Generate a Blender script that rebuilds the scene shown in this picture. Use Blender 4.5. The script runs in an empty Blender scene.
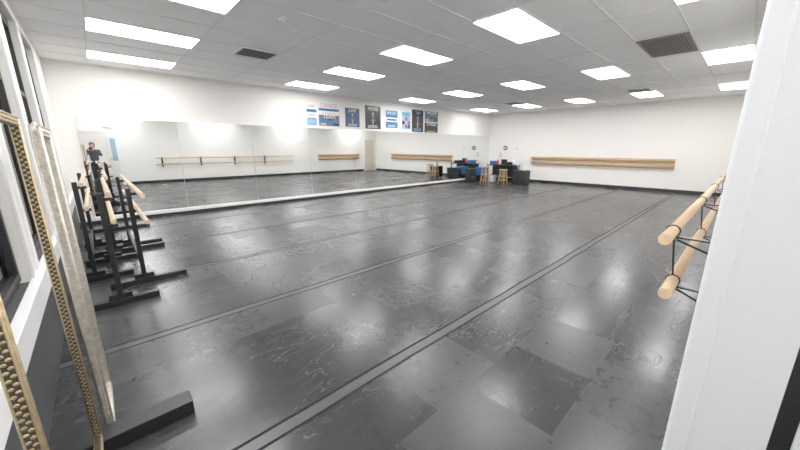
import bpy, bmesh, math, random
from mathutils import Vector, Matrix
random.seed(7)
scene = bpy.context.scene
COL = scene.collection

# ------------------------------------------------------------------ materials
def mat(name, col, rough=0.5, metal=0.0, noise=0.0, nscale=8.0, bump=0.0, bscale=60.0, spec=0.5):
    m = bpy.data.materials.new(name); m.use_nodes = True
    nt = m.node_tree; b = nt.nodes['Principled BSDF']
    b.inputs['Base Color'].default_value = (*col, 1)
    b.inputs['Roughness'].default_value = rough
    b.inputs['Metallic'].default_value = metal
    b.inputs['Specular IOR Level'].default_value = spec
    tc = nt.nodes.new('ShaderNodeTexCoord')
    if noise > 0:
        n = nt.nodes.new('ShaderNodeTexNoise'); n.inputs['Scale'].default_value = nscale
        n.inputs['Detail'].default_value = 6
        nt.links.new(tc.outputs['Object'], n.inputs['Vector'])
        r = nt.nodes.new('ShaderNodeMix'); r.data_type = 'RGBA'
        r.inputs[6].default_value = (*[c*(1-noise) for c in col], 1)
        r.inputs[7].default_value = (*[min(1, c*(1+noise)) for c in col], 1)
        nt.links.new(n.outputs['Fac'], r.inputs[0])
        nt.links.new(r.outputs[2], b.inputs['Base Color'])
    if bump > 0:
        n2 = nt.nodes.new('ShaderNodeTexNoise'); n2.inputs['Scale'].default_value = bscale
        nt.links.new(tc.outputs['Object'], n2.inputs['Vector'])
        bp = nt.nodes.new('ShaderNodeBump'); bp.inputs['Strength'].default_value = bump
        bp.inputs['Distance'].default_value = 0.01
        nt.links.new(n2.outputs['Fac'], bp.inputs['Height'])
        nt.links.new(bp.outputs['Normal'], b.inputs['Normal'])
    return m

def emis(name, col, s):
    m = mat(name, col, 0.6)
    b = m.node_tree.nodes['Principled BSDF']
    b.inputs['Emission Color'].default_value = (*col, 1)
    b.inputs['Emission Strength'].default_value = s
    return m

def wood(name, c1, c2, axis='X'):
    m = bpy.data.materials.new(name); m.use_nodes = True
    nt = m.node_tree; b = nt.nodes['Principled BSDF']; b.inputs['Roughness'].default_value = 0.42
    tc = nt.nodes.new('ShaderNodeTexCoord'); mp = nt.nodes.new('ShaderNodeMapping')
    sc = {'X': (1, 14, 14), 'Y': (14, 1, 14), 'Z': (14, 14, 1)}[axis]
    mp.inputs['Scale'].default_value = sc
    n = nt.nodes.new('ShaderNodeTexNoise'); n.inputs['Scale'].default_value = 2.5; n.inputs['Detail'].default_value = 5
    r = nt.nodes.new('ShaderNodeMix'); r.data_type = 'RGBA'
    r.inputs[6].default_value = (*c1, 1); r.inputs[7].default_value = (*c2, 1)
    nt.links.new(tc.outputs['Object'], mp.inputs['Vector']); nt.links.new(mp.outputs[0], n.inputs['Vector'])
    nt.links.new(n.outputs['Fac'], r.inputs[0]); nt.links.new(r.outputs[2], b.inputs['Base Color'])
    return m

M_wall = mat('wall_paint', (0.84, 0.82, 0.785), 0.75, noise=0.02, nscale=1.5, bump=0.05, bscale=150)
M_trim = mat('white_trim', (0.82, 0.82, 0.82), 0.4, noise=0.03, nscale=5, bump=0.05, bscale=40)
M_jamb = mat('jamb_paint', (0.84, 0.86, 0.89), 0.45, noise=0.02, nscale=9, bump=0.03, bscale=50)
M_black = mat('black_paint', (0.009, 0.009, 0.01), 0.45, noise=0.2, nscale=20)
M_blackbase = mat('black_vinyl', (0.014, 0.014, 0.016), 0.4, noise=0.1)
M_kneewall = mat('dark_grey_paint', (0.05, 0.052, 0.056), 0.6, noise=0.1)
M_steel = mat('black_steel', (0.02, 0.02, 0.022), 0.35, metal=0.6, noise=0.1)
M_wood = wood('maple_rail', (0.70, 0.51, 0.33), (0.52, 0.35, 0.20), 'X')
M_woodY = wood('maple_rail_y', (0.66, 0.50, 0.35), (0.50, 0.36, 0.23), 'Y')
M_tan = wood('tan_board', (0.56, 0.34, 0.15), (0.44, 0.25, 0.10), 'Y')
M_tanX = wood('tan_board_x', (0.56, 0.34, 0.15), (0.44, 0.25, 0.10), 'X')
M_stool = wood('stool_wood', (0.62, 0.40, 0.21), (0.50, 0.30, 0.15), 'Z')
M_gold = mat('antique_gold', (0.46, 0.35, 0.20), 0.42, metal=0.7, noise=0.4, nscale=60)
M_darkgold = mat('dark_bronze', (0.06, 0.047, 0.03), 0.45, metal=0.4, noise=0.4, nscale=40)
M_silver = mat('champagne_leaf', (0.60, 0.55, 0.47), 0.38, metal=0.6, noise=0.45, nscale=40)
M_light = emis('light_panel', (1.0, 0.99, 0.98), 17.5)
M_grille = mat('grille_brown', (0.22, 0.20, 0.18), 0.6, noise=0.1)
M_grillebk = mat('duct_dark', (0.05, 0.045, 0.04), 0.8, noise=0.1)
M_grid = mat('tbar_white', (0.80, 0.80, 0.80), 0.5, noise=0.02)
M_plasticw = mat('white_plastic', (0.8, 0.8, 0.8), 0.4, noise=0.02)
M_blue = mat('blue_plastic', (0.02, 0.15, 0.42), 0.35, noise=0.05)
M_red = mat('red_plastic', (0.6, 0.05, 0.04), 0.4, noise=0.05)
M_exit = emis('exit_red', (0.9, 0.05, 0.03), 1.0)
M_cream = mat('cream_door', (0.62, 0.55, 0.44), 0.5, noise=0.05)
M_bluegl = mat('door_glass', (0.30, 0.48, 0.62), 0.1, noise=0.1, nscale=3)

# mirror
M_mirror = mat('mirror_silvering', (0.85, 0.87, 0.865), 0.0, metal=1.0)

# thin window glass
M_glass = bpy.data.materials.new('window_glass'); M_glass.use_nodes = True
nt = M_glass.node_tree; nt.nodes.clear()
o = nt.nodes.new('ShaderNodeOutputMaterial'); mx = nt.nodes.new('ShaderNodeMixShader')
tr = nt.nodes.new('ShaderNodeBsdfTransparent'); gl = nt.nodes.new('ShaderNodeBsdfGlossy'); fr = nt.nodes.new('ShaderNodeFresnel')
gl.inputs['Roughness'].default_value = 0.02
nt.links.new(fr.outputs[0], mx.inputs[0]); nt.links.new(tr.outputs[0], mx.inputs[1]); nt.links.new(gl.outputs[0], mx.inputs[2])
nt.links.new(mx.outputs[0], o.inputs['Surface'])

# floor
def floor_material():
    m = bpy.data.materials.new('marley_vinyl'); m.use_nodes = True
    nt = m.node_tree; b = nt.nodes['Principled BSDF']; L = nt.links.new
    tc = nt.nodes.new('ShaderNodeTexCoord')
    def math_(op, a, bb=None):
        n = nt.nodes.new('ShaderNodeMath'); n.operation = op
        for i, v in enumerate((a, bb)):
            if v is None: continue
            if isinstance(v, (int, float)): n.inputs[i].default_value = v
            else: L(v, n.inputs[i])
        return n.outputs[0]
    sep = nt.nodes.new('ShaderNodeSeparateXYZ'); L(tc.outputs['Object'], sep.inputs[0])
    wob = nt.nodes.new('ShaderNodeTexNoise'); wob.inputs['Scale'].default_value = 0.8; L(tc.outputs['Object'], wob.inputs['Vector'])
    yy = math_('ADD', sep.outputs['Y'], math_('MULTIPLY', wob.outputs['Fac'], 0.04))
    ph = math_('PINGPONG', math_('SUBTRACT', yy, 1.52 - 1.575*2), 0.7875)
    seam = math_('LESS_THAN', ph, 0.036)          # tape
    gap = math_('LESS_THAN', math_('ABSOLUTE', math_('SUBTRACT', ph, 0.044)), 0.010)
    # panels telegraphing through the vinyl; patchy light reflections painted into their tone
    def brick(w, h, off, loc):
        br = nt.nodes.new('ShaderNodeTexBrick'); br.offset = off
        mp = nt.nodes.new('ShaderNodeMapping'); L(tc.outputs['Object'], mp.inputs['Vector'])
        mp.inputs['Location'].default_value = loc
        L(mp.outputs[0], br.inputs['Vector'])
        br.inputs['Scale'].default_value = 1.0; br.inputs['Brick Width'].default_value = w; br.inputs['Row Height'].default_value = h
        br.inputs['Mortar Size'].default_value = 0.0; br.inputs['Mortar Smooth'].default_value = 0.0; br.inputs['Bias'].default_value = 0
        br.inputs['Color1'].default_value = (0, 0, 0, 1); br.inputs['Color2'].default_value = (1, 1, 1, 1); br.inputs['Mortar'].default_value = (.5, .5, .5, 1)
        return br.outputs['Color']
    b1 = brick(0.62, 0.525, 0.5, (0, -1.52, 0))
    big = nt.nodes.new('ShaderNodeTexNoise'); big.inputs['Scale'].default_value = 0.7; big.inputs['Detail'].default_value = 4; L(tc.outputs['Object'], big.inputs['Vector'])
    fine = nt.nodes.new('ShaderNodeTexNoise'); fine.inputs['Scale'].default_value = 14; fine.inputs['Detail'].default_value = 6; L(tc.outputs['Object'], fine.inputs['Vector'])
    # scuffs: thin ridges of noise, stretched in different directions
    def ridge(scale, w, dist, rot, st):
        mp = nt.nodes.new('ShaderNodeMapping'); L(tc.outputs['Object'], mp.inputs['Vector'])
        mp.inputs['Rotation'].default_value = (0, 0, rot); mp.inputs['Scale'].default_value = (st, 1, 1)
        n = nt.nodes.new('ShaderNodeTexNoise'); n.inputs['Scale'].default_value = scale; n.inputs['Detail'].default_value = 0.5
        n.inputs['Distortion'].default_value = dist; L(mp.outputs[0], n.inputs['Vector'])
        return math_('LESS_THAN', math_('ABSOLUTE', math_('SUBTRACT', n.outputs['Fac'], 0.5)), w)
    sc = math_('MAXIMUM', ridge(6.2, 0.004, 0.4, 0.5, 0.20), ridge(7.0, 0.004, 0.4, 1.9, 0.20))
    sc = math_('MAXIMUM', sc, ridge(9.0, 0.005, 0.5, 2.7, 0.22))
    sc = math_('MAXIMUM', sc, ridge(11.0, 0.005, 0.5, 1.2, 0.22))
    msk = nt.nodes.new('ShaderNodeTexNoise'); msk.inputs['Scale'].default_value = 1.5; L(tc.outputs['Object'], msk.inputs['Vector'])
    mk = nt.nodes.new('ShaderNodeMapRange'); L(msk.outputs['Fac'], mk.inputs[0]); mk.inputs[1].default_value = 0.40; mk.inputs[2].default_value = 0.68
    sc = math_('MULTIPLY', sc, mk.outputs[0])
    v = math_('ADD', 0.026, math_('MULTIPLY', b1, 0.007))
    v = math_('ADD', v, math_('MULTIPLY', math_('SUBTRACT', big.outputs['Fac'], 0.5), 0.028))
    v = math_('ADD', v, math_('MULTIPLY', math_('SUBTRACT', fine.outputs['Fac'], 0.5), 0.018))
    v = math_('ADD', v, math_('MULTIPLY', sc, 0.018))
    v = math_('ADD', v, math_('MULTIPLY', seam, 0.030))
    v = math_('SUBTRACT', v, math_('MULTIPLY', gap, 0.022))
    v = math_('MAXIMUM', v, 0.005)
    cc = nt.nodes.new('ShaderNodeCombineColor')
    L(v, cc.inputs[0]); L(math_('MULTIPLY', v, 1.05), cc.inputs[1]); L(math_('MULTIPLY', v, 1.14), cc.inputs[2])
    L(cc.outputs[0], b.inputs['Base Color'])
    r = math_('ADD', 0.215, math_('MULTIPLY', b1, 0.10))
    r = math_('ADD', r, math_('MULTIPLY', sc, 0.10))
    r = math_('ADD', r, math_('MULTIPLY', gap, 0.35))
    r = math_('ADD', r, math_('MULTIPLY', seam, 0.10))
    r = math_('ADD', r, math_('MULTIPLY', math_('SUBTRACT', fine.outputs['Fac'], 0.5), 0.12))
    L(r, b.inputs['Roughness'])
    L(math_('SUBTRACT', math_('ADD', 0.40, math_('MULTIPLY', b1, 0.08)), math_('MULTIPLY', gap, 0.3)), b.inputs['Specular IOR Level'])
    bp = nt.nodes.new('ShaderNodeBump'); bp.inputs['Strength'].default_value = 0.25; bp.inputs['Distance'].default_value = 0.003
    L(math_('ADD', fine.outputs['Fac'], math_('MULTIPLY', sc, 0.25)), bp.inputs['Height'])
    L(bp.outputs['Normal'], b.inputs['Normal'])
    return m
M_floor = floor_material()

def ceil_material():
    m = mat('ceiling_tile', (0.93, 0.93, 0.93), 0.85, noise=0.03, nscale=1.2, bump=0.25, bscale=120)
    return m
M_ceil = ceil_material()

# ------------------------------------------------------------------ mesh builder
class MB:
    def __init__(s, name):
        s.name = name; s.bm = bmesh.new(); s.mats = []
    def mi(s, m):
        if m not in s.mats: s.mats.append(m)
        return s.mats.index(m)
    def _fin(s, geom_faces, m, smooth=False):
        i = s.mi(m)
        for f in geom_faces:
            f.material_index = i; f.smooth = smooth
    def box(s, x0, x1, y0, y1, z0, z1, m, bevel=0.0, M=None):
        r = bmesh.ops.create_cube(s.bm, size=1.0)
        vs = r['verts']
        for v in vs:
            v.co = Vector(((x0+x1)/2 + v.co.x*(x1-x0), (y0+y1)/2 + v.co.y*(y1-y0), (z0+z1)/2 + v.co.z*(z1-z0)))
        fs = set(f for v in vs for f in v.link_faces)
        if bevel > 0:
            es = list(set(e for v in vs for e in v.link_edges))
            rr = bmesh.ops.bevel(s.bm, geom=es, offset=bevel, segments=2, affect='EDGES', profile=0.5)
            fs = set(rr['faces']) | set(f for f in fs if f.is_valid)
            for f in list(fs):
                for v in f.verts:
                    for g in v.link_faces: fs.add(g)
        if M is not None:
            bmesh.ops.transform(s.bm, matrix=M, verts=list(set(v for f in fs for v in f.verts)))
        s._fin(fs, m)
    def cyl(s, p0, p1, r, m, r2=None, seg=14):
        p0 = Vector(p0); p1 = Vector(p1); d = p1-p0
        q = d.to_track_quat('Z', 'Y').to_matrix().to_4x4()
        rr = bmesh.ops.create_cone(s.bm, cap_ends=True, segments=seg, radius1=r, radius2=r if r2 is None else r2, depth=d.length,
                                   matrix=Matrix.Translation((p0+p1)/2) @ q)
        fs = set(f for v in rr['verts'] for f in v.link_faces)
        s._fin(fs, m)
        for f in fs:
            if len(f.verts) == 4: f.smooth = True
    def ball(s, c, r, m, sc=(1, 1, 1), sub=1):
        rr = bmesh.ops.create_icosphere(s.bm, subdivisions=sub, radius=r, matrix=Matrix.Translation(c) @ Matrix.Diagonal((*sc, 1)))
        fs = set(f for v in rr['verts'] for f in v.link_faces)
        s._fin(fs, m, True)
    def quad(s, pts, m):
        vs = [s.bm.verts.new(p) for p in pts]
        f = s.bm.faces.new(vs); s._fin([f], m)
    def done(s, parent=None, loc=None, rotz=0):
        me = bpy.data.meshes.new(s.name); s.bm.to_mesh(me); s.bm.free()
        for m in s.mats: me.materials.append(m)
        ob = bpy.data.objects.new(s.name, me); COL.objects.link(ob)
        if parent: ob.parent = parent
        if loc: ob.location = loc
        ob.rotation_euler[2] = rotz
        return ob

def text(s, loc, size, m, rot, parent, name='lettering', ext=0.001):
    cu = bpy.data.curves.new(name, 'FONT'); cu.body = s; cu.size = size; cu.align_x = 'CENTER'; cu.align_y = 'CENTER'
    cu.extrude = ext; cu.materials.append(m)
    ob = bpy.data.objects.new(name, cu); COL.objects.link(ob); ob.location = loc; ob.rotation_euler = rot
    if parent: ob.parent = parent
    return ob

# ------------------------------------------------------------------ room dims
XW, XE = -0.41, 14.4
YS, YN = -0.02, 8.9
H = 3.05
T = 0.15
TS = 0.125
LY = -3.2       # lobby far wall
DX0, DX1, DH = -0.40, 0.75, 2.12

b = MB('floor'); b.box(XW-T, XE+T, LY-T, YN+T, -0.1, 0, M_floor); b.done()
b = MB('ceiling'); b.box(XW-T, XE+T, LY-T, YN+T, H, H+0.1, M_ceil); b.done()
b = MB('wall_north'); b.box(XW-T, XE+T, YN, YN+T, 0, H, M_wall); b.done()
b = MB('wall_east'); b.box(XE, XE+T, YS, YN, 0, H, M_wall); b.done()
b = MB('wall_south')
b.box(DX1+0.02, XE+T, YS-TS, YS, 0, H, M_wall)
b.box(XW, DX1+0.02, YS-TS, YS, DH+0.02, H, M_wall)
b.done()
# door casing / jamb
b = MB('trim_1')
b.box(DX1-0.006, DX1+0.02, -0.012, YS+0.040, 0, DH, M_jamb, 0.005)
b.box(DX1, DX1+0.02, -0.104, -0.012, 0, DH, M_jamb)
b.box(DX1+0.006, DX1+0.02, -0.128, -0.104, 0, DH, M_blackbase)
b.box(DX1, DX1+0.02, -0.165, -0.128, 0, DH, M_jamb, 0.003)
b.box(DX1+0.02, DX1+0.10, YS, YS+0.022, 0, DH+0.08, M_trim, 0.004)
b.box(DX1+0.02, DX1+0.10, -0.165, YS-TS, 0, DH+0.08, M_trim, 0.004)
b.box(XW+0.005, DX1+0.02, YS-TS, YS+0.02, DH, DH+0.02, M_trim)
b.box(XW+0.005, DX1+0.02, YS, YS+0.02, DH+0.02, DH+0.08, M_trim)
b.done()
# lobby
b = MB('wall_lobby')
b.box(XW, 3.2, LY-T, LY, 0, H, M_wall)
b.box(3.2, 3.2+T, LY-T, YS-TS, 0, H, M_wall)
b.done()
b = MB('glass_entry_door')
b.box(0.55, 1.45, LY+0.002, LY+0.05, 0.003, 2.1, M_trim, 0.005)
b.box(0.68, 1.32, LY+0.05, LY+0.06, 0.9, 1.95, M_bluegl)
b.cyl((0.62, LY+0.05, 1.0), (0.62, LY+0.10, 1.0), 0.02, M_steel)
b.cyl((0.62, LY+0.10, 1.0), (0.74, LY+0.10, 1.0), 0.01, M_steel)
b.done()

# window wall (west): black-framed windows between white piers
SILL, HEAD = 0.70, 2.86
ys = [0.3, 1.7, 3.1, 4.5, 5.9, 7.3]
PW = 0.13
b = MB('wall_west')
b.box(XW-T, XW, LY, YN, 0, SILL-0.02, M_kneewall)
b.box(XW-T, XW, LY, YN, HEAD, H, M_wall)
b.box(XW-T, XW, 7.3-PW, YN, SILL-0.02, HEAD, M_wall)
b.box(XW-T, XW, LY, 0.3+PW, SILL-0.02, HEAD, M_wall)
for y in ys[1:-1]: b.box(XW-T, XW, y-PW, y+PW, SILL-0.02, HEAD, M_wall)
b.done()
b = MB('trim_2')   # white sill
b.box(XW, XW+0.05, 0.3, YN-0.13, 0.55, SILL, M_trim, 0.006)
b.done()
# white casings around every window on the room side
b = MB('trim_3')
for i in range(5):
    y0, y1 = ys[i]+PW, ys[i+1]-PW
    b.box(XW, XW+0.02, y0-0.07, y0, SILL, HEAD, M_trim, 0.003)
    b.box(XW, XW+0.02, y1, y1+0.07, SILL, HEAD, M_trim, 0.003)
    b.box(XW, XW+0.02, y0-0.07, y1+0.07, HEAD, HEAD+0.06, M_trim, 0.003)
b.done()
for i in range(5):
    b = MB('window_%d' % (i+1))
    y0, y1 = ys[i]+PW, ys[i+1]-PW
    xa, xb = XW-0.10, XW-0.04
    b.box(xa, xb, y0, y0+0.04, SILL, HEAD, M_black)
    b.box(xa, xb, y1-0.04, y1, SILL, HEAD, M_black)
    b.box(xa, xb, y0+0.04, y1-0.04, SILL, SILL+0.05, M_black)
    b.box(xa, xb, y0+0.04, y1-0.04, HEAD-0.09, HEAD, M_black)
    b.box(xa, xb, y0+0.04, y1-0.04, 2.05, 2.10, M_black)
    b.box(XW-0.075, XW-0.07, y0+0.04, y1-0.04, SILL+0.05, 2.05, M_glass)
    b.box(XW-0.075, XW-0.07, y0+0.04, y1-0.04, 2.10, HEAD-0.09, M_glass)
    b.done()

# outside
M_pave = mat('pavement', (0.42, 0.42, 0.41), 0.9, noise=0.15, nscale=2)
b = MB('ground'); b.box(-40, XW-T-0.02, -30, 40, -0.2, -0.1, M_pave); b.done()

# baseboards
b = MB('baseboard_east'); b.box(XE-0.012, XE, YS+0.02, YN-0.15, 0, 0.11, M_blackbase); b.done()
b = MB('baseboard_south'); b.box(DX1+0.101, 13.3, YS, YS+0.012, 0, 0.11, M_blackbase); b.done()

# ------------------------------------------------------------------ mirrors
b = MB('wall_mirror')
n = 9; x0 = -0.16; x1 = XE-0.01; w = (x1-x0)/n
for i in range(n):
    b.box(x0+i*w+0.003, x0+(i+1)*w-0.003, YN-0.012, YN-0.001, 0.13, 2.07, M_mirror)
b.box(x0-0.02, x0, YN-0.018, YN-0.001, 0.13, 2.085, M_trim)
b.box(x0-0.02, x1, YN-0.018, YN-0.001, 2.07, 2.085, M_trim)
b.done()
b = MB('baseboard_and_shade_north')
b.box(XW+0.001, XE-0.001, YN-0.06, YN, 0.06, 0.13, M_trim, 0.006)
b.box(XW+0.001, XE-0.001, YN-0.055, YN, 0.0, 0.06, M_blackbase)  # black strip stands in for the shade under the white ledge
b.done()

# ------------------------------------------------------------------ ceiling grid + lights
LX = [0.80, 4.36, 8.22, 12.25]
LYs = [0.53+1.84*i for i in range(5)]
b = MB('ceiling_grid')
gz = H-0.006
for i in range(-6, 15):
    y = LYs[0]-0.305+1.84/3*i
    if y < LY or y > YN: continue
    if y < YS and y > YS-TS-0.02: continue
    b.box(XW, XE if y > 0 else 3.2, y-0.011, y+0.011, gz, H, M_grid)
xs = []
for k in range(4):
    xs += [LX[k]-0.61, LX[k]+0.61]
    if k < 3:
        g = (LX[k+1]-LX[k]-1.22)/2
        xs += [LX[k]+0.61+g]
xs.append(LX[3]+0.61+1.22)
for x in xs:
    if XW < x < XE:
        b.box(x-0.011, x+0.011, YS, YN, gz+0.001, H, M_grid)
b.done()
def troffer(x, y):
    b = MB('ceiling_light')
    b.box(x-0.60, x+0.60, y-0.295, y+0.295, H-0.014, H-0.0065, M_light)
    for a in ((x-0.61, x-0.60, y-0.305, y+0.305), (x+0.60, x+0.61, y-0.305, y+0.305), (x-0.60, x+0.60, y-0.305, y-0.295), (x-0.60, x+0.60, y+0.295, y+0.305)):
        b.box(*a, H-0.018, H-0.0065, M_grid)
    b.done()
for x in LX:
    for y in LYs: troffer(x, y)
troffer(0.5, -1.2); troffer(1.9, -2.2)  # lobby panels added out of view to brighten the doorway and jamb

def vent(name, cx, cy, sx, sy, mf, ml, mb, nl=8):
    b = MB(name)
    z1 = H-0.0065; z0 = H-0.022
    t = 0.03
    b.box(cx-sx/2, cx+sx/2, cy-sy/2, cy-sy/2+t, z0, z1, mf)
    b.box(cx-sx/2, cx+sx/2, cy+sy/2-t, cy+sy/2, z0, z1, mf)
    b.box(cx-sx/2, cx-sx/2+t, cy-sy/2+t, cy+sy/2-t, z0, z1, mf)
    b.box(cx+sx/2-t, cx+sx/2, cy-sy/2+t, cy+sy/2-t, z0, z1, mf)
    b.box(cx-sx/2+t, cx+sx/2-t, cy-sy/2+t, cy+sy/2-t, z1-0.002, z1, mb)
    p = (sy-2*t)/nl
    for i in range(nl):
        yy = cy-sy/2+t+(i+0.5)*p
        b.box(-sx/2+t, sx/2-t, -p*0.36, p*0.36, -0.001, 0.001, ml,
              M=Matrix.Translation((cx, yy, z0+0.004)) @ Matrix.Rotation(0.15, 4, 'X'))
    b.done()
M_vl = mat('vent_louver', (0.25, 0.25, 0.25), 0.5, noise=0.05)
vent('air_vent', 2.27, 5.97, 0.6, 0.58, M_grid, M_vl, M_black, 5)
vent('return_air_grille', 6.8, 1.15, 1.2, 0.6, M_grille, M_grille, M_grillebk, 16)
vent('air_vent', 11.2, 2.38, 0.6, 0.58, M_grid, M_vl, M_black, 5)
vent('air_vent', 11.2, 6.05, 0.6, 0.58, M_grid, M_vl, M_black, 5)
b = MB('smoke_detector'); b.cyl((1.96, 4.2, H-0.0065), (1.96, 4.2, H-0.03), 0.07, M_plasticw, seg=24); b.ball((1.96, 4.2, H-0.03), 0.05, M_plasticw, (1, 1, 0.5), 2); b.done()

# ------------------------------------------------------------------ wall barres
def barre_south(xa, xb, step):
    b = MB('wall_barre')
    for z, y in ((1.07, 0.21), (0.80, 0.17)):
        b.cyl((xa, y, z), (xb, y, z), 0.027, M_wood, seg=20)
    x = xa+0.25
    while x < xb:
        b.box(x-0.03, x+0.03, YS, YS+0.008, 0.68, 1.12, M_steel)
        for z, y in ((1.07, 0.21), (0.80, 0.17)):
            b.cyl((x, YS+0.005, z-0.12), (x, y-0.02, z-0.045), 0.006, M_steel, seg=8)
            b.box(x-0.012, x+0.012, YS+0.005, y+0.02, z-0.036, z-0.028, M_steel)
            for k in range(12):
                a0 = k*math.pi/6; a1 = (k+1)*math.pi/6; R = 0.030
                b.cyl((x, y+R*math.cos(a0), z+R*math.sin(a0)), (x, y+R*math.cos(a1), z+R*math.sin(a1)), 0.004, M_steel, seg=6)
        b.cyl((x, 0.20, 1.03), (x, 0.175, 0.83), 0.005, M_steel, seg=6)
        x += step
    b.done()
barre_south(1.95, 8.2, 1.5)
def barre_board(axis, a, c, wp):
    b = MB('wall_barre_boards')
    mt = M_tan if axis == 'Y' else M_tanX
    def bx(u0, u1, d0, d1, z0, z1, m):
        if axis == 'Y': b.box(wp-d1, wp-d0, u0, u1, z0, z1, m, 0.003)
        else: b.box(u0, u1, wp+d0, wp+d1, z0, z1, m, 0.003)
    bx(a, c, 0, 0.03, 0.98, 1.13, mt)
    bx(a, c, 0, 0.03, 0.79, 0.93, mt)
    n = 6
    for i in range(n):
        u = a+0.15+(c-a-0.3)*i/(n-1)
        bx(u-0.03, u+0.03, 0.03, 0.15, 1.03, 1.06, M_tan)
        bx(u-0.03, u+0.03, 0.03, 0.15, 0.83, 0.86, M_tan)
    for z in (1.085, 0.885):
        if axis == 'Y': b.cyl((wp-0.14, a, z), (wp-0.14, c, z), 0.026, M_woodY)
        else: b.cyl((a, wp+0.14, z), (c, wp+0.14, z), 0.026, M_wood)
    b.done()
barre_board('Y', 1.68, 6.66, XE)
barre_board('X', 9.9, 12.9, YS)

b = MB('door_1')
b.box(13.33, 14.23, YS+0.002, YS+0.03, 0.003, 2.12, M_trim)
b.box(13.39, 14.17, YS+0.03, YS+0.05, 0.01, 2.06, M_cream, 0.004)
for (z0, z1) in ((0.2, 0.95), (1.1, 1.9)):
    b.box(13.52, 14.04, YS+0.05, YS+0.058, z0, z1, M_cream, 0.004)
b.ball((13.47, YS+0.09, 1.0), 0.03, M_steel, sub=2); b.cyl((13.47, YS+0.05, 1.0), (13.47, YS+0.08, 1.0), 0.012, M_steel)
b.done()

# exit sign
b = MB('exit_sign'); b.box(0.42, 0.74, YS, YS+0.05, 2.30, 2.50, M_plasticw, 0.005)
es = b.done(); text('EXIT', (0.58, YS+0.052, 2.40), 0.14, M_exit, (math.pi/2, 0, math.pi), es)

# ------------------------------------------------------------------ posters
def pm(name, c): return mat('print_'+name, c, 0.35, noise=0.08, nscale=12)
P = {'white': pm('white', (.8, .8, .82)), 'black': pm('black', (.010, .010, .012)), 'navy': pm('navy', (.02, .07, .18)), 'blue': pm('blue', (.02, .18, .42)),
     'sky': pm('sky', (.22, .45, .66)), 'pink': pm('pink', (.65, .30, .42)), 'red': pm('red', (.5, .05, .06)), 'grey': pm('grey', (.13, .15, .18)), 'skin': pm('tan', (.6, .42, .32)), 'gold': pm('gold', (.7, .5, .15))}
def poster(x0, x1, z0, z1, base, title, style, tcol='white'):
    b = MB('poster'); y = YN-0.006
    b.box(x0, x1, y, YN-0.002, z0, z1, P[base])
    W = x1-x0; Hh = z1-z0; t = y-0.0015
    R = random.Random(int(x0*100))
    if style == 'grid':
        cs = ['pink', 'skin', 'blue', 'black', 'grey', 'navy']
        for i in range(3):
            for j in range(3):
                b.box(x0+W*(0.06+0.31*i), x0+W*(0.33+0.31*i), t, y, z0+Hh*(0.06+0.22*j), z0+Hh*(0.26+0.22*j), P[R.choice(cs)])
    elif style == 'figure':
        cx = (x0+x1)/2
        b.ball((cx, t, z0+Hh*0.66), W*0.06, P['skin'], (1, 0.03, 1), 2)
        b.quad([(cx-W*.10, t, z0+Hh*.60), (cx-W*.05, t, z0+Hh*.40), (cx+W*.05, t, z0+Hh*.40), (cx+W*.10, t, z0+Hh*.60)], P['grey'])
        b.quad([(cx-W*.22, t, z0+Hh*.36), (cx+W*.22, t, z0+Hh*.36), (cx+W*.05, t, z0+Hh*.46), (cx-W*.05, t, z0+Hh*.46)], P['grey'])
        b.quad([(cx-W*.04, t, z0+Hh*.18), (cx+W*.02, t, z0+Hh*.18), (cx+W*.05, t, z0+Hh*.36), (cx-W*.04, t, z0+Hh*.36)], P['skin'])
    elif style == 'band':
        b.box(x0, x1, t, y, z0+Hh*0.35, z0+Hh*0.60, P['white' if base != 'white' else 'blue'])
        b.box(x0+W*.1, x1-W*.1, t-0.001, t, z0+Hh*0.42, z0+Hh*0.52, P['navy'])
    for i in range(3):
        zz = z0+Hh*(0.05+0.045*i)
        if style != 'grid': b.box(x0+W*0.15, x1-W*(0.15+0.1*R.random()), t, y, zz, zz+Hh*0.018, P[tcol])
    ob = b.done()
    text(title, ((x0+x1)/2, t-0.001, z0+Hh*0.86), W*0.24, P[tcol], (math.pi/2, 0, 0), ob)
poster(4.66, 4.98, 2.40, 2.72, 'white', 'TOUR', 'band', 'navy')
poster(4.66, 4.98, 2.15, 2.36, 'sky', 'STAR', 'plain', 'navy')
poster(5.05, 5.76, 2.48, 2.76, 'white', 'DANCE', 'band', 'pink')
poster(5.05, 5.76, 2.15, 2.46, 'grey', 'TEAM', 'grid', 'white')
poster(5.98, 6.53, 2.16, 2.73, 'navy', 'JUMP', 'figure')
poster(6.76, 7.42, 2.13, 2.87, 'black', 'MOVE', 'figure')
poster(7.66, 8.22, 2.20, 2.78, 'blue', 'BALLET', 'band')
poster(8.42, 8.88, 2.18, 2.78, 'sky', 'JAZZ', 'grid', 'navy')
poster(8.95, 9.58, 2.10, 2.90, 'black', 'TAP', 'figure', 'sky')
poster(9.66, 10.45, 2.50, 2.90, 'grey', 'SHOW', 'grid', 'white')
poster(9.66, 10.45, 2.10, 2.47, 'black', 'STAGE', 'plain', 'white')

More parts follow.
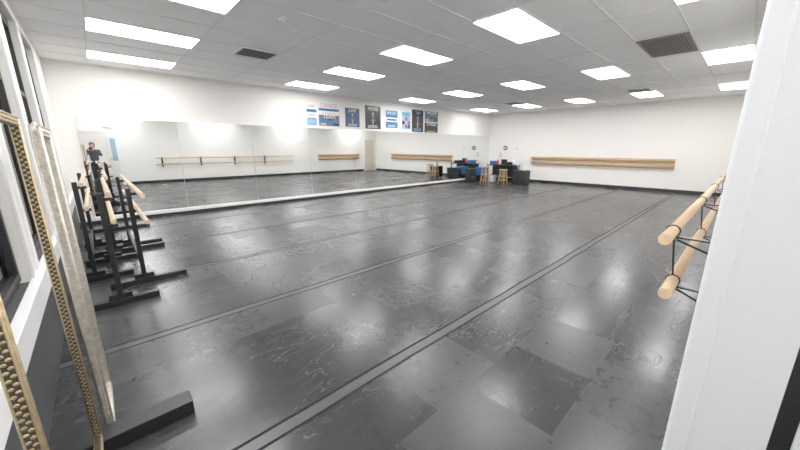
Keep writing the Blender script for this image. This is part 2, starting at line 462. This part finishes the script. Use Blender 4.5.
# ------------------------------------------------------------------ back-corner clutter
def stool(x, y, h=0.73, m=M_stool):
    b = MB('wooden_stool')
    b.cyl((x, y, h-0.035), (x, y, h), 0.175, m, seg=28)
    b.cyl((x, y, h-0.045), (x, y, h-0.035), 0.15, m, seg=28)
    pts = []
    for k in range(4):
        a = math.pi/4+k*math.pi/2
        t = Vector((x+0.11*math.cos(a), y+0.11*math.sin(a), h-0.04)); f = Vector((x+0.20*math.cos(a), y+0.20*math.sin(a), 0.0))
        b.cyl(f, t, 0.020, m, 0.024, seg=10); pts.append((t, f))
    for k in range(4):
        for q in (0.38, 0.68):
            q2 = q+0.04*(k % 2)
            p = pts[k][0].lerp(pts[k][1], q2); r = pts[(k+1) % 4][0].lerp(pts[(k+1) % 4][1], q2)
            b.cyl(p, r, 0.013, m, seg=8)
    b.done()
stool(11.75, 7.36, 0.76)
stool(12.55, 7.0, 0.62)
def speaker(x, y, w, d, h, rz):
    b = MB('loudspeaker')
    b.box(-w/2, w/2, -d/2, d/2, 0.0, h, M_black, 0.012)
    for z, r in ((h*0.34, w*0.36), (h*0.76, w*0.2)):
        b.cyl((0, -d/2-0.006, z), (0, -d/2+0.01, z), r, M_steel, seg=28)
        b.cyl((0, -d/2-0.008, z), (0, -d/2, z), r*0.85, M_grillebk, r*0.4, seg=28)
        b.ball((0, -d/2-0.006, z), r*0.3, M_steel, (1, 0.4, 1), 2)
    b.done(loc=(x, y, 0), rotz=rz)
speaker(12.35, 8.50, 0.34, 0.34, 0.60, -0.3)
b = MB('media_table')
dx0, dx1, dy0, dy1, dh = 13.65, 14.2, 7.1, 8.5, 0.74
b.box(dx0, dx1, dy0, dy1, dh-0.035, dh, M_black, 0.004)
for xx in (dx0+0.03, dx1-0.03):
    for yy in (dy0+0.04, (dy0+dy1)/2, dy1-0.04): b.box(xx-0.02, xx+0.02, yy-0.02, yy+0.02, 0, dh-0.035, M_black)
b.box(dx0+0.02, dx1-0.02, dy0+0.03, dy1-0.03, 0.22, 0.245, M_black)
b.box(dx1-0.02, dx1-0.005, dy0+0.03, dy1-0.03, 0.245, dh-0.035, M_black)
b.done()
def bin_(name, x, y, z, w, d, h, m):
    b = MB(name)
    r = 0.88
    bot = [(-w/2*r, -d/2*r, 0), (w/2*r, -d/2*r, 0), (w/2*r, d/2*r, 0), (-w/2*r, d/2*r, 0)]
    top = [(-w/2, -d/2, h), (w/2, -d/2, h), (w/2, d/2, h), (-w/2, d/2, h)]
    for k in range(4):
        b.quad([bot[k], bot[(k+1) % 4], top[(k+1) % 4], top[k]], m)
    b.quad(bot[::-1], m)
    b.box(-w/2-0.015, w/2+0.015, -d/2-0.015, d/2+0.015, h, h+0.03, m, 0.008)
    b.box(-w/2-0.02, -w/2, -0.06, 0.06, h-0.06, h, m)
    b.box(w/2, w/2+0.02, -0.06, 0.06, h-0.06, h, m)
    b.done(loc=(x, y, z))
bin_('storage_crate', 13.0, 8.35, 0, 0.42, 0.42, 0.26, M_blackbase)
bin_('storage_bin', 13.0, 8.35, 0.291, 0.40, 0.42, 0.32, M_blue)
bin_('clear_tote', 13.25, 7.92, 0, 0.28, 0.26, 0.24, M_plasticw)
bin_('black_tote', 13.3, 7.45, 0, 0.34, 0.34, 0.5, M_blackbase)
bin_('desk_organizer', 13.9, 8.25, dh+0.001, 0.28, 0.34, 0.14, M_blue)
b = MB('black_cabinet')
b.box(12.95, 13.4, 6.22, 6.80, 0.03, 0.58, M_black, 0.006)
b.box(12.94, 12.95, 6.24, 6.50, 0.06, 0.55, M_blackbase); b.box(12.94, 12.95, 6.52, 6.78, 0.06, 0.55, M_blackbase)
for yy in (6.48, 6.54): b.box(12.92, 12.94, yy-0.006, yy+0.006, 0.26, 0.38, M_steel)
for xx in (12.99, 13.36):
    for yy in (6.26, 6.76): b.cyl((xx, yy, 0), (xx, yy, 0.03), 0.02, M_steel)
b.done()
b = MB('stereo_receiver')
b.box(13.72, 14.05, 7.28, 7.58, dh+0.011, dh+0.14, M_black, 0.005)
for yy in (7.33, 7.51): b.cyl((13.72, yy, dh+0.075), (13.70, yy, dh+0.075), 0.025, M_steel)
for xx in (13.77, 14.0):
    for yy in (7.32, 7.54): b.cyl((xx, yy, dh+0.001), (xx, yy, dh+0.011), 0.015, M_black)
b.done()
b = MB('laptop')
b.box(13.72, 13.95, 7.62, 7.92, dh+0.001, dh+0.018, M_steel, 0.003)
b.box(13.94, 13.95, 7.62, 7.92, dh+0.018, dh+0.25, M_steel)
b.done()
def bottle(name, x, y, z, m, s=1.0):
    b = MB(name)
    b.cyl((x, y, z), (x, y, z+0.15*s), 0.04*s, m, seg=16); b.cyl((x, y, z+0.15*s), (x, y, z+0.19*s), 0.04*s, m, 0.014*s, seg=16)
    b.cyl((x, y, z+0.19*s), (x, y, z+0.23*s), 0.016*s, M_plasticw); b.box(x-0.05*s, x+0.02*s, y-0.012, y+0.012, z+0.23*s, z+0.26*s, M_plasticw)
    b.done()
bottle('spray_bottle', 13.75, 7.18, dh+0.001, M_plasticw, 1.4); bottle('red_bottle', 13.78, 8.0, dh+0.001, M_red, 1.2)
bottle('white_bottle', 13.1, 6.35, 0.581, M_plasticw, 0.9); bottle('blue_bottle', 13.1, 6.65, 0.581, M_blue, 1.0)
b = MB('wall_notice'); b.box(XE-0.006, XE-0.002, 8.15, 8.35, 1.05, 1.33, P['white'])
for i in range(6): b.box(XE-0.007, XE-0.006, 8.18, 8.32-0.02*(i % 3), 1.09+0.035*i, 1.10+0.035*i, P['black'])
b.done()
b = MB('wall_clock')
b.cyl((XE, 8.0, 1.50), (XE-0.03, 8.0, 1.50), 0.10, M_black, seg=32)
b.cyl((XE-0.03, 8.0, 1.50), (XE-0.033, 8.0, 1.50), 0.05, M_plasticw, seg=32)
b.box(XE-0.036, XE-0.033, 7.995, 8.005, 1.50, 1.54, M_black); b.box(XE-0.036, XE-0.033, 7.97, 8.0, 1.495, 1.505, M_black)
b.done()
b = MB('wall_thermostat'); b.box(XE-0.03, XE, 7.35, 7.45, 1.4, 1.52, M_plasticw, 0.006); b.box(XE-0.033, XE-0.03, 7.37, 7.43, 1.46, 1.5, M_grille); b.done()

# ------------------------------------------------------------------ ornate frames (stand parallel to window wall)
def ornate_frame(name, x, y0, y1, z0, z1, wd, mo, mi, step=0.035, feet=True, dp=0.03):
    b = MB(name)
    bars = [((y0, y0+wd), (z0, z1)), ((y1-wd, y1), (z0, z1)), ((y0+wd, y1-wd), (z0, z0+wd)), ((y0+wd, y1-wd), (z1-wd, z1))]
    for (ya, yb), (za, zb) in bars:
        b.box(x-dp/2, x+dp/2, ya, yb, za, zb, mo, 0.004)
    for sx in (1, -1):
        xx = x+sx*dp/2
        for yc in (y0+wd-0.006, y1-wd+0.006, y0+0.005, y1-0.005):
            b.cyl((xx, yc, z0+0.01), (xx, yc, z1-0.01), 0.0045, mi, seg=8)
        for zc in (z0+wd-0.006, z1-wd+0.006, z0+0.005, z1-0.005):
            b.cyl((xx, y0+0.01, zc), (xx, y1-0.01, zc), 0.0045, mi, seg=8)
        nz = int((z1-z0)/step); ny = int((y1-y0)/step)
        for k in range(nz):
            z = z0+(k+0.5)*(z1-z0)/nz
            for yc in (y0+wd*0.5, y1-wd*0.5):
                b.ball((xx, yc, z), wd*0.20, mi, (0.45, 1.0 if k % 2 else 1.6, 1.1), 1)
        for k in range(ny):
            y = y0+(k+0.5)*(y1-y0)/ny
            for zc in (z0+wd*0.5, z1-wd*0.5):
                b.ball((xx, y, zc), wd*0.20, mi, (0.45, 1.1, 1.0 if k % 2 else 1.6), 1)
    # carved relief along the narrow sides
    nz = int((z1-z0)/(step*0.5))
    for k in range(nz):
        z = z0+(k+0.5)*(z1-z0)/nz
        s = 1 if k % 2 else -1
        for yc in (y0, y1, y1-wd):
            b.ball((x+s*dp*0.2, yc, z), 0.006, mi, (1.6 if dp > 0.04 else 1.0, 0.3, 0.9), 1)
    for yc in (y0+wd/2, y1-wd/2):
        for zc in (z0+wd/2, z1-wd/2):
            b.ball((x, yc, zc), wd*0.7, mi, (0.4, 1, 1), 2)
    if feet:
        for yc in (y0+wd/2, y1-wd/2+0.03):
            b.box(x-0.18, x+0.40, yc-0.06, yc+0.06, 0, z0, M_black, 0.005)
    return b.done()
ornate_frame('gold_ornate_frame', -0.205, 1.00, 2.0, 0.085, 1.62, 0.036, M_darkgold, M_gold, 0.020, True, 0.022)
ornate_frame('silver_ornate_frame', -0.165, 2.11, 2.60, 0.0, 1.60, 0.05, M_silver, M_silver, 0.030, False, 0.026)
ornate_frame('silver_ornate_frame', -0.225, 2.76, 3.70, 0.0, 1.60, 0.05, M_silver, M_silver, 0.030, False, 0.026)

# ------------------------------------------------------------------ portable barres
def portable_barre(x, ya, yb, ra, rb, fx0, fx1, zt=1.10):
    b = MB('portable_barre')
    for y in (ya, yb):
        b.box(x+fx0, x+fx1, y-0.035, y+0.035, 0.0, 0.06, M_black, 0.004)
        b.box(x-0.022, x+0.022, y-0.022, y+0.022, 0.06, zt, M_black, 0.004)
        b.box(x-0.09, x+0.09, y-0.02, y+0.02, 0.06, 0.11, M_black, 0.004)
        for z in (zt-0.02, zt-0.27):
            b.box(x-0.02, x+0.09, y-0.02, y+0.02, z-0.055, z-0.028, M_black)
    b.box(x-0.015, x+0.015, ya+0.022, yb-0.022, 0.24, 0.29, M_black)
    for z in (zt, zt-0.25):
        b.cyl((x+0.06, ra, z-0.005), (x+0.06, rb, z-0.005), 0.021, M_woodY, seg=18)
    b.done()
portable_barre(-0.02, 4.00, 5.70, 3.85, 5.95, -0.28, 0.30)
portable_barre(0.21, 4.50, 6.40, 3.75, 6.9, -0.30, 0.40, 1.08)
portable_barre(0.02, 6.10, 7.9, 5.98, 8.1, -0.3, 0.58)
portable_barre(-0.20, 4.95, 6.75, 4.6, 7.1, -0.12, 0.34, 1.14)

# ------------------------------------------------------------------ photographer (seen in the mirror)
M_skin = mat('skin', (0.55, 0.36, 0.27), 0.5, noise=0.05)
M_shirt = mat('grey_shirt', (0.08, 0.08, 0.09), 0.8, noise=0.15, bump=0.1)
M_jeans = mat('dark_jeans', (0.03, 0.04, 0.07), 0.8, noise=0.15, bump=0.1)
M_hair = mat('brown_hair', (0.08, 0.05, 0.03), 0.6, noise=0.3, nscale=40)
M_phone = mat('phone_black', (0.01, 0.01, 0.01), 0.2, noise=0.05)
ph = bpy.data.objects.new('photographer', None); COL.objects.link(ph); ph.location = (0.03, -0.56, 0)
def skin(name, verts, edges, radii, m, root=0, sub=2):
    me = bpy.data.meshes.new(name); me.from_pydata(verts, edges, []); me.update()
    ob = bpy.data.objects.new(name, me); COL.objects.link(ob); ob.parent = ph
    me.materials.append(m)
    md = ob.modifiers.new('skin', 'SKIN'); md.use_smooth_shade = True
    for i, r in enumerate(radii):
        rr = r if isinstance(r, tuple) else (r, r)
        me.skin_vertices[0].data[i].radius = rr
        me.skin_vertices[0].data[i].use_root = (i == root)
    s = ob.modifiers.new('sub', 'SUBSURF'); s.levels = sub; s.render_levels = sub
    return ob
hl = Vector((-0.130, 0.475, 1.46)); hr = Vector((0.045, 0.395, 1.46))   # wrists (local)
skin('shirt', [(0, 0, 0.95), (0, 0, 1.10), (0, 0.0, 1.28), (0, -0.01, 1.40), (0, 0, 1.46),
               (-0.17, -0.01, 1.385), (-0.22, 0.10, 1.20), tuple(hl.lerp(Vector((-0.22, 0.10, 1.20)), 0.15)),
               (0.17, -0.01, 1.385), (0.22, 0.07, 1.19), tuple(hr.lerp(Vector((0.22, 0.07, 1.19)), 0.15))],
     [(0, 1), (1, 2), (2, 3), (3, 4), (3, 5), (5, 6), (6, 7), (3, 8), (8, 9), (9, 10)],
     [(0.16, 0.11), (0.14, 0.10), (0.165, 0.11), (0.13, 0.09), 0.06, 0.065, 0.05, 0.036, 0.065, 0.05, 0.036], M_shirt)
skin('trousers', [(0, 0, 0.97), (0, 0, 0.88), (-0.09, 0, 0.80), (-0.10, 0.02, 0.48), (-0.10, 0, 0.10), (0.09, 0, 0.80), (0.10, 0.02, 0.48), (0.10, 0, 0.10)],
     [(0, 1), (1, 2), (2, 3), (3, 4), (1, 5), (5, 6), (6, 7)], [(0.15, 0.11), (0.15, 0.11), 0.09, 0.062, 0.05, 0.09, 0.062, 0.05], M_jeans)
for sx in (-1, 1):
    skin('shoe', [(sx*0.10, -0.05, 0.045), (sx*0.105, 0.05, 0.045), (sx*0.115, 0.16, 0.035)], [(0, 1), (1, 2)], [0.042, 0.045, 0.034], M_black)
skin('neck', [(0, 0, 1.44), (0, 0.01, 1.55)], [(0, 1)], [0.055, 0.052], M_skin)
b = MB('head')
b.ball((0, 0.02, 1.60), 0.095, M_skin, (0.82, 1.0, 1.22), 3)
b.ball((0, 0.055, 1.54), 0.055, M_skin, (0.9, 0.9, 0.8), 2)
b.cyl((0, 0.11, 1.61), (0, 0.135, 1.585), 0.008, M_skin, 0.014, seg=8)
for sx in (-1, 1):
    b.ball((sx*0.03, 0.103, 1.615), 0.011, M_plasticw, sub=2); b.ball((sx*0.03, 0.112, 1.615), 0.005, M_black, sub=1)
    b.ball((sx*0.08, 0.015, 1.60), 0.025, M_skin, (0.35, 0.7, 1.1), 2)
b.box(-0.022, 0.022, 0.095, 0.108, 1.545, 1.552, M_red)
b.ball((0, -0.005, 1.635), 0.105, M_hair, (0.88, 1.0, 1.0), 3)
b.ball((0, -0.04, 1.56), 0.085, M_hair, (0.95, 0.8, 1.3), 3)
b.done(parent=ph)
fw = Vector((0.6845, 0.729, 0)).normalized(); rt = Vector((0.729, -0.6845, 0)).normalized()
pc = Vector((-0.045, -0.048, 1.49)) - Vector(ph.location)   # phone centre (local)
b = MB('phone')
Mx = Matrix(((rt.x, fw.x, 0, pc.x), (rt.y, fw.y, 0, pc.y), (0, 0, 1, pc.z), (0, 0, 0, 1)))
b.box(-0.075, 0.075, -0.004, 0.004, -0.037, 0.037, M_phone, 0.003, M=Mx)
b.done(parent=ph)
for side, wr in ((-1, hl), (1, hr)):
    palm = pc+rt*side*0.088+Vector((0, 0, -0.015))-fw*0.012
    wv = wr
    skin('palm', [tuple(wv-Vector((0, 0.05, 0.03))), tuple(palm-Vector((0, 0.02, 0.03))), tuple(palm)], [(0, 1), (1, 2)], [0.027, (0.028, 0.024), (0.034, 0.018)], M_skin, 1)
    for k in range(4):
        z = 0.028-0.019*k
        l = (0.9, 1.0, 0.95, 0.75)[k]
        a = palm+Vector((0, 0, z+0.012)); p1 = a+rt*side*0.006+fw*0.018*l; p2 = p1-rt*side*0.022*l+fw*0.004; p3 = p2-rt*side*0.018*l
        skin('finger_%d' % (k+1), [tuple(a), tuple(p1), tuple(p2), tuple(p3)], [(0, 1), (1, 2), (2, 3)], [0.009, 0.0085, 0.008, 0.007], M_skin, 0, 1)
    a = palm-rt*side*0.005+Vector((0, 0, -0.01))-fw*0.008; p1 = a-rt*side*0.025-fw*0.003+Vector((0, 0, 0.01)); p2 = p1-rt*side*0.022+fw*0.004
    skin('thumb', [tuple(a), tuple(p1), tuple(p2)], [(0, 1), (1, 2)], [0.012, 0.0095, 0.008], M_skin, 0, 1)

# ------------------------------------------------------------------ world, camera
w = bpy.data.worlds.new('World'); scene.world = w; w.use_nodes = True
bg = w.node_tree.nodes['Background']; bg.inputs['Color'].default_value = (0.86, 0.93, 1.0, 1); bg.inputs['Strength'].default_value = 3.0
cam = bpy.data.cameras.new('camera'); co = bpy.data.objects.new('camera', cam); COL.objects.link(co)
cam.lens = 320/800*36; cam.sensor_width = 36; cam.clip_start = 0.02
co.location = (0, 0, 1.5); co.rotation_euler = (math.radians(90-13.53), 0, math.radians(46.85-90))
scene.camera = co
scene.view_settings.view_transform = 'Standard'
scene.view_settings.gamma = 1.18
